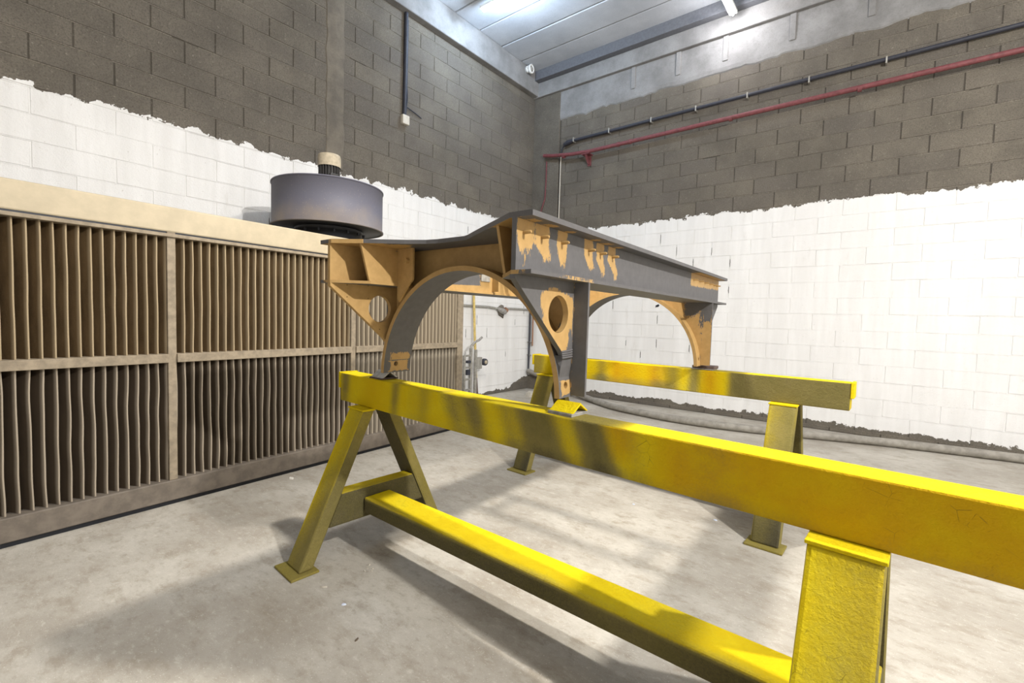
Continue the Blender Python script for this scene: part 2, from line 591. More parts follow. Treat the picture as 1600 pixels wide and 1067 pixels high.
def lay_blocks(wall, axis, lo, hi, zoff, jrow, jpos, mat, skip):
    """courses of blocks; those the picture can show are objects, the rest one joined mesh"""
    full = [block_mesh('block', .5, mat, axis, s) for s in range(6)]
    snug = [block_mesh('block', .5, mat, axis, s, .2, .0013) for s in range(6)]
    todo = []
    k0 = -int(zoff / .2) - 1
    for k in range(k0, 30):
        z = zoff + .2 * k
        if z + .2 < 0.01 or z > 5.26:
            continue
        ph = jpos + (.25 if (k - jrow) % 2 else 0)
        a = lo - ((lo - ph) % .5)
        while a < hi:
            b0, b1 = max(a, lo), min(a + .5, hi)
            a += .5
            if b1 - b0 < .03 or skip((b0 + b1) / 2, z + .1):
                continue
            c = (XL, (b0 + b1) / 2, z + .1) if axis == 1 else ((b0 + b1) / 2, YR, z + .1)
            q = view(c)
            vis = q is not None and -20 < q[0] < 1620 and -20 < q[1] < 1087
            crop = vis and 425 < q[0] < 1175 and 40 < q[1] < 1020
            dist = (Vector(c) - Vector((0, 0, CAM_Z))).length
            todo.append((0 if crop else 1 if vis else 2, dist, b0, b1, z))
    todo.sort()
    rest = G()
    cut = {}
    for i, (cls, d, b0, b1, z) in enumerate(todo):
        z0 = max(z, 0.0)
        whole = abs(b1 - b0 - .5) < 1e-6 and z0 == z
        if cls < 2 and i < 296:
            if whole:
                me = (snug if z < 2.75 else full)[random.randrange(6)]
            else:
                key = (round(b1 - b0, 3), round(z + .2 - z0, 3))
                if key not in cut:
                    cut[key] = block_mesh('block', b1 - b0, mat, axis, 99, z + .2 - z0)
                me = cut[key]
            o = bpy.data.objects.new('block', me)
            o.location = (XL, b0, z0) if axis == 1 else (b0, YR, z0)
            o.parent = wall
            C.objects.link(o)
        else:
            me = block_mesh('block', b1 - b0, mat, axis, i, z + .2 - z0)
            off = Vector((XL, b0, z0) if axis == 1 else (b0, YR, z0))
            rest.add([v.co + off for v in me.vertices], [tuple(p.vertices) for p in me.polygons])
            bpy.data.meshes.remove(me)
    bed = M_['bed_l' if axis == 1 else 'bed_r']
    for z in sorted({round(q[4], 4) for q in todo}):
        if z < .02:
            continue
        g = G()
        n = int((hi - lo) / .06)
        vs = []
        for i in range(n + 1):
            a = lo + (hi - lo) * i / n
            d = -.0020 + .0065 * mnoise.noise((a * 2.3, z * 7, 1.0)) if z > 2.9 else -.0006 + .0012 * mnoise.noise((a * 1.3, z * 7, 1.0))
            h = .0055 + .002 * mnoise.noise((a * 9, z * 3, 5.0))
            for t, dd in ((-h, -.009), (-h * .6, d), (h * .6, d), (h, -.009)):
                vs.append((XL + dd, a, z + t) if axis == 1 else (a, YR - dd, z + t))
        g.add(vs, [(i * 4 + k, i * 4 + k + 1, i * 4 + k + 5, i * 4 + k + 4) for i in range(n) for k in range(3)])
        g.build('mortar_bed', bed, wall)
    rr = random.Random(3 + axis)
    cand = [q for q in todo if q[0] == 0 and q[4] + .2 < 2.8 and q[4] > .5 and lo + .1 < q[2]]
    rr.shuffle(cand)
    for cls, d, b0, b1, z in cand[:22]:
        g = G()
        h0, h1 = z + rr.uniform(.02, .08), z + rr.uniform(.12, .19)
        wd = rr.uniform(.0015, .0045)
        vs = []
        for i in range(6):
            zz = h0 + (h1 - h0) * i / 5
            o_ = rr.uniform(-.002, .002)
            ww = wd * (.4 if i in (0, 5) else rr.uniform(.6, 1.1))
            for e in (-ww, ww):
                vs.append((XL + .0012, b0 + o_ + e, zz) if axis == 1 else (b0 + o_ + e, YR - .0012, zz))
            for e in (ww, -ww):
                vs.append((XL - .006, b0 + o_ + e, zz) if axis == 1 else (b0 + o_ + e, YR + .006, zz))
        g.add(vs, [(i * 4 + k, i * 4 + (k + 1) % 4, i * 4 + 4 + (k + 1) % 4, i * 4 + 4 + k) for i in range(5) for k in range(4)] + [(0, 1, 2, 3), (20, 21, 22, 23)])
        g.build('open_joint', M_['joint'], wall)
    if rest.v:
        o = rest.build('blocks', mat, wall)
        o['kind'] = 'stuff'


PIL0, PIL1 = 2.885, 3.095
lay_blocks(wall_left, 1, -.6, YR, .147, 17, 3.995, M_['blk_l'], lambda a, z: False)
lay_blocks(wall_right, 0, -4.545, 3.2, .05, 18, -3.18, M_['blk_r'], lambda a, z: z > 4.86)

# smeared render column on the left wall
g = G()
n = 40
vs, fs = [], []
for i in range(n + 1):
    z = 3.0 + 2.27 * i / n
    a = PIL0 + .02 * mnoise.noise((0, 0, z * 5)) - .015
    b = PIL1 + .03 * mnoise.noise((3, 0, z * 4)) + .01
    for y, x in ((a, XL - .004), (a + .012, XL + .009), ((a + b) / 2, XL + .014), (b - .012, XL + .009), (b, XL - .004)):
        vs.append((x, y, z))
for i in range(n):
    for k in range(4):
        fs.append((i * 5 + k, i * 5 + k + 1, (i + 1) * 5 + k + 1, (i + 1) * 5 + k))
g.add(vs, fs)
g.build('render_column', M_['render'], wall_left)

g = G()
n = 9
ring = [(.030 * math.cos(2 * PI * i / n) * (1 + .3 * math.sin(i * 2.3)), .022 * math.sin(2 * PI * i / n) * (1 + .3 * math.cos(i * 3.1))) for i in range(n)]
g.add([(a + .5 * z, .0015, z) for a, z in ring] + [(a + .5 * z, -.003, z) for a, z in ring], [tuple(range(n, 2 * n))] + [(i, (i + 1) % n, n + (i + 1) % n, n + i) for i in range(n)])
o = g.build('chipped_spot', M_['dark'], wall_right)
o.location = (-2.688, YR, 1.544)

# concrete beams, corner pier, render band, ceiling
g = G(); g.box(XL - .01, -5.0, Y0, 6.90, 5.27, ZC + .05); struct(g.build('trim_1', M_['conc'], bevel=.012))
g = G(); g.box(XL - .01, X1, 6.86, YR + .01, 5.26, ZC + .05); struct(g.build('trim_2', M_['conc'], bevel=.012))
g = G(); g.box(XL - .006, -4.56, 6.905, YR + .01, 0, 5.26); struct(g.build('trim_3', M_['blk_r'], bevel=.008))
g = G()
nx = 160
vs, fs = [], []
for i in range(nx + 1):
    x = -4.56 + (X1 + 4.56) * i / nx
    lo = 4.80 + .035 * mnoise.noise((x * 3.1, 0, 0)) + .03 * mnoise.noise((x * 11, 4, 0))
    for y, z in ((YR + .01, lo - .03), (YR - .012, lo), (YR - .018, lo + .05), (YR - .010, 5.27)):
        vs.append((x, y, z))
for i in range(nx):
    for k in range(3):
        fs.append((i * 4 + k, i * 4 + k + 1, (i + 1) * 4 + k + 1, (i + 1) * 4 + k))
g.add(vs, fs)
struct(g.build('trim_4', M_['conc']))
g = G(); g.box(-5.0, X1, 6.74, 6.86, 5.50, ZC + .03); struct(g.build('trim_6', M_['slate'], bevel=.006))  # dark slate band along the ceiling edge
# recesses left by the formwork, as pads on the band
g = G()
for x in (-3.25, -2.55, -1.9, -1.1, -.3):
    g.box(x, x + .07, YR - .03, YR + .01, 4.93, 5.26)
struct(g.build('trim_5', M_['conc'], bevel=.006))

ceiling = None
g = G(); g.box(XL - .2, X1, Y0, YR + .2, ZC + .03, ZC + .2); ceiling = struct(g.build('ceiling', M_['ceil']))
y = 6.86
k = 0
while y > Y0:
    yy = max(Y0, y - .52)
    g = G(); g.box(-5.0, X1, yy + .012, y - .012, ZC - (.004 if k % 2 else 0), ZC + .06)
    g.build('ceiling_slab', M_['ceil'], ceiling, bevel=.008)
    y -= .52
    k += 1

# unseen tube lights added under the ceiling to make its bluish glow
em = N('lit_tube')
em.b.inputs['Emission Color'].default_value = (0.85, 0.92, 1.0, 1)
em.b.inputs['Emission Strength'].default_value = 6.0
M_['lit'] = em.out((0.8, 0.8, 0.8), 0.5)
for nm_, loc_, rz_, lb_ in (('added_tube_light', (-3.95, 4.75, 5.43), 0.0, 'added white tube light under ceiling near the left wall'),
                            ('added_tube_light', (-1.72, 6.40, 5.33), PI / 2, 'added white tube light under ceiling close to the right wall')):
    t = thing(nm_, lb_, 'added light', loc_, rz_, 'added tube lights under the ceiling')
    ln_ = .5 if rz_ == 0 else .26
    g = G(); g.box(-ln_, ln_, -.05, .05, .03, .07); g.build('light_body', M_['white'], t, bevel=.006)
    g = G(); g.tube([(-ln_ + .02, 0, .018), (ln_ - .02, 0, .018)], .014, 12); g.build('light_tube', M_['lit'], t)
    for x_ in (-ln_ * .7, ln_ * .7):
        g = G(); g.tube([(x_, 0, .06), (x_, 0, ZC - loc_[2] - .004)], .005, 6); g.build('hanger', M_['galv'], t)

# ------------------------------------------------------------------ spray booth: filter bank, plinth, header
ang = math.radians(92.96)
booth = thing('spray_booth', 'tall spray booth wall of dusty brown pleated filters with cream header panel', 'spray booth', (-3.678, 1.711, 0), ang)
# local x runs along the face, local y points behind it
A0, A1 = -2.13, 2.125


def pleats(a0, a1, z0, z1, flutter, seed):
    rr = random.Random(seed)
    g = G()
    n = round((a1 - a0) / .052)
    pts = []
    for i in range(n):
        a = a0 + (a1 - a0) * i / n
        p = (a1 - a0) / n
        pts += [(a, .012, .8), (a + p * .12, .010, 1), (a + p * .15, .020, .3), (a + p * .30, .092, 0), (a + p * .80, .040, .03)]  # valley shade and pale front edge carried as colour values
    pts.append((a1, .012, 1))
    nz = 18
    vs, ms = [], []
    wob = [rr.uniform(-1, 1) for _ in range(n + 1)]
    for k in range(nz + 1):
        z = z0 + (z1 - z0) * k / nz
        for i, (a, d, m) in enumerate(pts):
            q = mnoise.noise((a * 9 + seed, z * 5, 1.7)) * flutter
            vs.append((a + q, d + .4 * q * (1 - m), z))
            ms.append(float(m))

    w_ = len(pts)
    fs = [(k * w_ + i, k * w_ + i + 1, (k + 1) * w_ + i + 1, (k + 1) * w_ + i) for k in range(nz) for i in range(w_ - 1)]
    g.add(vs, fs, ms)
    return g


for s_, (a0, a1) in enumerate(((-2.08, -.757), (-.71, .626), (.672, 2.03))):
    for t_, (z0, z1) in enumerate(((.165, .95), (1.007, 1.768))):
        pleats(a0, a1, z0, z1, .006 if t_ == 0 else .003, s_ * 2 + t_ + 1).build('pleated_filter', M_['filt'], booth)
for a0, a1 in ((-2.13, -2.08), (-.757, -.71), (.626, .672), (2.03, 2.125)):
    g = G(); g.box(a0, a1, -.010, .09, .165, 1.80); g.build('post', M_['wood'], booth, bevel=.003)
for a0, a1 in ((-2.08, -.757), (-.71, .626), (.672, 2.03)):
    g = G(); g.box(a0, a1, -.026, .09, .95, 1.007); g.build('middle_rail', M_['wood'], booth, bevel=.004)
g = G(); g.box(A0, A1, -.024, .09, 1.766, 1.788); g.build('top_rail', M_['wood'], booth, bevel=.003)
g = G(); g.box(A0, A1, .0, .08, 1.788, 1.800); g.build('rail_gap', M_['dark'], booth)
g = G(); g.box(A0, A1, .002, .03, 1.80, 1.964); g.build('header_panel', M_['cream'], booth, bevel=.01)
g = G(); g.box(A0, A1, .03, .98, 1.92, 1.962); g.build('roof_panel', M_['cream'], booth, bevel=.006)
g = G(); g.box(A0, A1, -.02, .08, .03, .165); g.build('plinth', M_['plinth'], booth, bevel=.006)
g = G(); g.box(A0 + .02, A1 - .02, .0, .08, 0, .03); g.build('foot_gap', M_['dark'], booth)  # dark strip standing in for the shadowed gap under the plinth
g = G(); g.box(A1 - .03, A1, .08, .98, 0, 1.92); g.build('side_panel', M_['wood'], booth, bevel=.004)
g = G(); g.box(A0, A0 + .03, .08, .98, 0, 1.92); g.build('side_panel', M_['wood'], booth, bevel=.004)
g = G(); g.box(A0 + .03, A1 - .03, .95, .98, 0, 1.92); g.build('back_panel', M_['plinth'], booth)

# extractor fan on the booth roof
fan = thing('extractor_fan', 'round blue-grey extractor fan drum with small motor on top of spray booth', 'fan', (-4.215, 2.41, 1.9665))
zb_, zt_ = .132, .525
g = G()
g.lathe([(.30, 0), (.30, zb_ - .03), (.31, zb_ - .03), (.31, zb_)])
g.build('inlet_neck', M_['dark'], fan)
g = G()
g.lathe([(.34, .01), (.34, .018), (.30, .018)])
for i in range(16):
    a = 2 * PI * i / 16
    g.box(.325 * math.cos(a) - .008, .325 * math.cos(a) + .008, .325 * math.sin(a) - .008, .325 * math.sin(a) + .008, zb_ - .055, zb_ - .03)
g.build('neck_flange', M_['dark'], fan)
g = G()
g.lathe([(.29, zb_ + .004), (.492, zb_ + .004), (.492, zb_ + .03)], n=72)
g.build('drum_underside', M_['dark'], fan)
g = G()
prof = [(.492, zb_ - .0), (.507, zb_ - .0), (.507, zb_ + .012), (.497, zb_ + .014), (.497, zt_ - .012), (.504, zt_ - .010), (.504, zt_), (.0, zt_)]
vs = [(r, z - zb_) for r, z in prof]
g.lathe(vs, n=72)
o = g.build('drum', M_['fan'], fan)
o.location = (0, 0, zb_)
for p in o.data.polygons:
    p.use_smooth = abs(p.normal.z) < .5
g = G()
g.lathe([(.078, zt_), (.078, zt_ + .215), (0, zt_ + .215)], n=32)
for i in range(22):
    a = 2 * PI * i / 22
    g.bar((.084 * math.cos(a), .084 * math.sin(a), zt_), (.084 * math.cos(a), .084 * math.sin(a), zt_ + .215), .006, .028, (math.cos(a), math.sin(a), 0))
mt = g.build('motor', M_['motor'], fan)
g = G(); g.box(.05, .115, -.05, .03, zt_ + .02, zt_ + .13); g.build('terminal_box', M_['motor'], mt, bevel=.006)
g = G()
g.lathe([(.104, zt_ + .205), (.105, zt_ + .295), (.098, zt_ + .318), (.06, zt_ + .330), (0, zt_ + .332)], n=40)
g.build('motor_cowl', M_['cowl'], mt)
g = G(); g.lathe([(.12, zt_), (.12, zt_ + .01), (.0, zt_ + .01)], n=32); g.build('motor_plate', M_['fan'], fan)

# ------------------------------------------------------------------ sawhorses


def sawhorse(label, loc, rz, xl, xr, legs, zt, zb, bw, foot, stretch, beam_m, leg_shade):
    t = thing('sawhorse', label, 'sawhorse', loc, rz, 'yellow sawhorses carrying the steel frame')
    g = G(); g.gridbox(xl, xr, -bw / 2, bw / 2, zb, zt, .022, beam_m); g.build('top_beam', M_['yellow'], t, bevel=.006, weld=True)
    g = G(); g.box(xl - .018, xl, -bw / 2 - .004, bw / 2 + .004, zb + (zt - zb) * .45, zt + .004, .05); g.build('end_plate', M_['yellow'], t, bevel=.003)
    g = G(); g.box(xr, xr + .018, -bw / 2 - .004, bw / 2 + .004, zb + (zt - zb) * .45, zt + .004, .05); g.build('end_plate', M_['yellow'], t, bevel=.003)
    lw = .097
    for lq in legs:
        lx = lq - .026
        for sg in (-1, 1):
            lw = .152
            # leg: sloping square tube, built as a sheared gridbox
            g = G()
            ztop = zb - .004
            yt, yf = sg * .072, sg * foot

            def mleg(p, ax, side, sg=sg):
                h = p[2]
                lowd = sst(h, .42, .0)
                if sg < 0:
                    if ax == 0 and side == 1:
                        return .86 - .30 * sst(h, .5, .75) - .12 * lowd
                    if ax == 1 and side == 0:
                        # yellow on the outer strip, khaki towards the inner corner
                        inner = sst(p[0] - lx, -.06 + .03 * sst(h, .5, .1), .06)
                        edge = sst(p[0] - lx, -.050, -.075)
                        return max(.02, leg_shade + (.20 + .16 * inner + .28 * sst(h, .62, .2) + .12 * sst(h, .25, .05)) * (1 - .85 * edge * sst(h, .12, .25)))  # constant offset is shade painted on the far sawhorse's front leg faces
                    return .35
                return .66 + (.35 if (ax == 1 and side == 0) else 0)

            g.gridbox(lx - lw / 2, lx + lw / 2, -.036, .036, .012, ztop, .03, mleg)
            g.v = [(x, y + yf + (yt - yf) * (z / ztop), z) for x, y, z in g.v]
            leg = g.build('leg', M_['yellow'], t, bevel=.012, weld=True)
            g = G(); g.box(lx - .100, lx + .102, yf - .078, yf + .062, 0, .012, .60)
            g.build('base_plate', M_['yellow'], leg, bevel=.003)
            g = G(); g.box(lx - .080, lx + .079, yt - .042, yt + .036, ztop - .006, ztop + .004, .1)
            g.build('cap_plate', M_['yellow'], leg, bevel=.002)
    lw = .097
    for lx in legs:
        y0 = .245

        def mtie(p, ax, side):
            if ax == 2 and side:
                return .22 + .2 * sst(p[0] - lx, 0, .05)
            return .98
        g = G(); g.gridbox(lx - lw / 2, lx + lw / 2, -y0, y0, .192, .360, .03, mtie)
        # ends cut to the slope of the legs
        k = (foot - .072) / (zb - .004)
        g.v = [(x, y * (foot - k * z - .034) / y0 * .995, z) for x, y, z in g.v]
        g.build('tie', M_['yellow'], t, bevel=.012, weld=True)
    if stretch:
        (xa, ya), (xb, yb), wa, z0, z1 = stretch

        def mst(p, ax, side):
            if ax == 2 and side:
                e = sst(p[1], -wa / 2 + .055, -wa / 2)
                return max(.02 + .10 * bell(p[0], .18, .12) + .16 * sst(p[0], 1.35, 1.6) * sst(p[0], 1.85, 1.7), .5 * e * (0.6 + 0.5 * mnoise.noise((p[0] * 3, 0, 0))))
            if ax == 1 and side == 0:
                rel = (p[2] - z0) / (z1 - z0)
                return .98 - .75 * sst(rel, .75 + .18 * mnoise.noise((p[0] * 4, 2, 0)), 1.05) - .12 * bell(p[0], 1.55, .2)
            return .8
        g = G(); g.gridbox(0, 1, -wa / 2, wa / 2, z0, z1, .02, lambda p, ax, side: 0)
        ln = math.hypot(xb - xa, yb - ya)
        g = G(); g.gridbox(0, ln, -wa / 2, wa / 2, z0, z1, .02, mst)
        a = math.atan2(yb - ya, xb - xa)
        ca, sa = math.cos(a), math.sin(a)
        g.v = [(xa + ca * x - sa * y, ya + sa * x + ca * y, z) for x, y, z in g.v]
        g.build('stretcher', M_['yellow'], t, bevel=.010, weld=True)
    return t


ST1 = [(-.25, .06, .55), (.26, .045, .5), (.40, .05, .15), (.50, .06, .34), (.72, .07, .42), (.86, .07, .62), (1.05, .05, .35), (1.16, .06, .6),
       (1.26, .07, .65), (1.42, .05, .55), (1.48, .05, .62), (1.60, .04, .2), (1.85, .10, .18)]


def beam1(p, ax, side):
    x, z = p[0], p[2]
    if ax == 1 and side == 0:
        xx = x + .06 * ((z - .87) / .09) * (0.6 if x > .6 else -.2)
        m = sum(a * bell(xx, c, wd) for c, wd, a in ST1)
        rel = (z - .785) / .165
        m += .22 * sst(rel, .30, .0) * (1 - .5 * bell(x, .1, .3))
        m = m * (.62 + .38 * sst(rel, 0, .45)) if x < 1.0 else m
        return min(m, .95) + .02, .9 * max(bell(x, 1.54, .07) * sst(rel, .2, .6), .95 * sst(x, 1.6, 1.75), .5 * bell(x, .05, .12))
    if ax == 2 and side:
        e = .30 * bell(x, .62, .05) + .16 * bell(x, .80, .05) + .62 * bell(x, 1.38, .11) + .35 * bell(x, 1.5, .06) + .18 * bell(x, 1.78, .05) + .3 * bell(x, .27, .05)
        return min(e, .8), 0
    if ax == 2:
        return .5, 0
    return .15, 0


def beam2(p, ax, side):
    x, z = p[0], p[2]
    rel = (z - .805) / .165
    if ax == 1 and side == 0:
        m = .50 * sst(x, .02, -.12) + .55 * bell(x, .12, .07) + .42 * bell(x, .52, .06) + .35 * sst(rel, .5, .1) * sst(x, .25, .5) * sst(x, 1.2, 1.0)
        m += .45 * bell(x, 1.12, .07) + .62 * bell(x, 1.27, .05) + .85 * sst(x, 1.45, 1.56) + .2 * bell(x, 1.0, .05)
        o = max(bell(x, .66, .08), .8 * bell(x, .72, .2), bell(x, .98, .09), bell(x, 1.38, .06))
        return min(m, 1.05), o
    if ax == 2 and side:
        return .45 * sst(x, 1.05, 1.2) * sst(x, 1.7, 1.5), 0
    return .3, 0


saw1 = sawhorse('foreground yellow sawhorse with long low stretcher and olive overspray patches', (-2.19, 1.5436, 0), math.radians(-3.49),
                -.303, 2.62, (0, 2.19), .95, .785, .109, .420, ((.052, -.022), (2.14, .088), .164, .225, .31), beam1, 0.0)
saw2 = sawhorse('yellow sawhorse with orange and black overspray standing by the white wall', (-2.29, 3.493, 0), math.radians(-2.35),
                -.185, 2.18, (0, 1.87), .97, .805, .109, .385, ((.05, 0), (1.82, 0), .164, .225, .31), beam2, 0.33)

# ------------------------------------------------------------------ the steel frame
YAW = .0228
W, L, VA = 1.085, 2.586, .387
ZB, ZT, TD = 1.455, 1.64, .018
fr = thing('support_gantry', 'arched steel gantry in grey primer and tan undercoat resting on two yellow sawhorses', 'gantry', (-.923, 1.168, 0), YAW)
OV = .062
TW, TG = .018, .022
DI = .155          # how far the top plate reaches inside the outer web


def noop(a, b, t):
    return (a, b, t)


def studmask(v, z):
    """tan left bare around the near and far studs on the outer web"""
    m = 0.0
    for c, wd, zl, zr in ((.052, .050, 1.525, 0), (.150, .042, 1.512, .03), (.282, .034, 1.500, .01), (.485, .036, 1.505, .03), (.588, .034, 1.500, .03), (.700, .036, 1.495, .045)):
        cc = c + zr * sst(z, 1.57, 1.50)
        ww = wd * (1 - .35 * sst(z, 1.56, zl))
        q = sst(abs(v - cc), ww + .016, ww - .016) * sst(z, zl - .040, zl + .030)
        m = max(m, q)
    far = sst(v, 1.86, 1.90) * sst(z, 1.525 + .02 * (v - 1.9), 1.555 + .02 * (v - 1.9))
    m = max(m, far)
    # drip at the near end
    m = max(m, .75 * bell(v, .062 - .25 * max(0, 1.54 - z), .006) * sst(z, 1.462, 1.475))
    return m


# outer webs
for side, u0, u1 in ((1, -TW, 0.0), (-1, -W, -W + TW)):
    g = G()

    def mweb(p, ax, sd, side=side):
        if ax == 0 and ((sd == 1) == (side == 1)):
            return studmask(p[1], p[2]) if side == 1 else 0.0
        if ax == 1 and side == 1 and sd == 0:
            return 0.0
        return 1.0
    if side == 1:
        g.gridbox(u0, u1, 0, L, ZB, ZT - TD, .0085, mweb)
    else:
        g.gridbox(u0, u1, 0, L, ZB, ZT - TD, .1, mweb)
    g.build('outer_web', M_['frame'], fr, weld=False)
# inner webs: near and far edges follow the notch of the top plate
for side, u0, u1 in ((1, -.146, -.134), (-1, -W + .134, -W + .146)):
    poly = [(.122, ZB), (.075, ZT - TD), (L - .075, ZT - TD), (L - .122, ZB)]
    g = G()

    def miw(v, z, sd, side=side):
        out_ = (sd == 0) if side == 1 else (sd == 1)
        if side == -1 and out_:
            return 1 - sst(v, .655, .675) * sst(v, .905, .885)
        return 1.0
    g.plate(poly, [circle(1.12, 1.545, .03)], lambda a, b, t: (t, a, b), u0, u1, .03 if side == -1 else None, miw, 1.0)
    g.build('inner_web', M_['frame'], fr)
    # little upright stiffeners inside the frame
    s0, s1 = (-.146 - .05, -.146) if side == 1 else (-W + .146, -W + .196)
    for v in (1.02, 1.58):
        g = G(); g.box(s0, s1, v - .008, v + .008, ZB + .004, ZT - TD, 1.0)
        g.build('web_stiffener', M_['frame'], fr)
    if side == -1:
        g = G(); g.box(-W + .146, -W + .152, .905, .985, 1.515, 1.565); g.build('cover_plate', M_['galv'], fr, bevel=.002)

# bottom flanges (reach from the outer overhang to the inner web)
for side in (1, -1):
    f_ = lambda u: u if side == 1 else -W - u
    poly = [(f_(OV), 0), (f_(OV), .13), (f_(OV), .17), (f_(OV), .22), (f_(OV), .36), (f_(OV), .46), (f_(OV), .5), (f_(OV), L), (f_(-TW), L), (f_(-.152), L - .125), (f_(-.152), .125), (f_(-TW), 0)]
    g = G()

    def mbf(a, b, sd, side=side):
        uu = a if side == 1 else -W - a
        if sd == 0:
            return .8 * sst(uu, -.03, -.05) * sst(b, .30, .36) * sst(b, .62, .5)
        if uu < (-.012 if b < .2 or b > L - .2 else -.03):
            return (1 - sst(b, .655, .675) * sst(b, .905, .885)) if side == -1 else 1.0
        return .62 * sst(b, .15, .2) * sst(b, .49, .40) * sst(uu, .02, .05) if sd == 1 else 0.0
    g.plate(poly, [], noop, ZB - .013, ZB, .02, mbf)
    g.build('bottom_flange', M_['frame'], fr, bevel=.002)

# top plate: one flat frame with a splayed notch at each end and a big opening
out = [(OV, 0), (OV, L), (0, L), (-.03, L), (-.43, L - .232), (-.50, L - .245), (-.60, L - .245), (-.655, L - .232), (-1.055, L), (-W, L), (-W - OV, L),
       (-W - OV, 0), (-W, 0), (-1.055, 0), (-.92, .080), (-.76, .190), (-.68, .234), (-.62, .246), (-.46, .246), (-.43, .234), (-.32, .168), (-.15, .070), (-.03, 0)]
hole = [(-DI, .45), (-DI, L - .43), (-W + DI, L - .43), (-W + DI, .45)]
g = G()


def mtop(u, v, sd):
    if sd == 1:
        return 0.0
    m = 0.0
    if v < .7:
        # undercoat still showing under the plate, round the box ends and studs
        m = max(m, sst(u, -.80, -.90) * sst(v, .34, .24), sst(u, -.19, -.15) * sst(u, -.002, -.02))
        m = max(m, sst(abs(u + .84) / .08 + abs(v - .22) / .06, 1.1, .8) * .9)  # tan spot painted in for a bright spot of light under the plate
    if u > -.002:
        for c, wd in ((.045, .042), (.145, .044), (.28, .036), (.48, .036), (.585, .036), (.70, .038)):
            m = max(m, sst(abs(v - c - .02 - .25 * u), wd, wd - .03) * sst(u, .050, .030))
        m = max(m, sst(v, 1.88, 1.92) * sst(v, 2.54, 2.5))
    if u < -W + .146 or (u > -.134 and u < -TW):
        m = 1.0
    return m


g.plate(out, [hole], noop, ZT - TD, ZT, .016, mtop, 0.0)
# the box ends have bare undercoat on the plate edge
g.build('top_plate', M_['frame'], fr)
g = G()
g.add([(u, v - .003, z) for u, v in ((-1.075, 0), (-1.055, 0), (-.925, .077)) for z in (ZT - TD - .001, ZT - .001)] +
      [(u, v + .004, z) for u, v in ((-1.075, 0), (-1.055, 0), (-.925, .077)) for z in (ZT - TD - .001, ZT - .001)],
      [(0, 2, 3, 1), (2, 4, 5, 3), (6, 7, 9, 8), (8, 9, 11, 10), (1, 3, 9, 7), (3, 5, 11, 9), (0, 6, 8, 2), (2, 8, 10, 4), (0, 1, 7, 6), (4, 10, 11, 5)], 1.0)
g.build('bare_plate_edge', M_['frame'], fr)
# cross braces in the middle of the opening
for v in (1.105, 1.272):
    g = G(); g.tube([(-.14, v, 1.60), (-W + .14, v, 1.60)], .017, 10, 0.0); g.build('cross_brace', M_['frame'], fr)
for u in (-.84, -.27):
    g = G(); g.tube([(u, 1.105, 1.60), (u, 1.272, 1.60)], .016, 10, 0.0); g.build('brace_link', M_['frame'], fr)

# the two arches
RO, RI, UC, ZA = .540, .518, -W / 2, .985
HB = .087
TH0 = math.asin(.015 / RO)


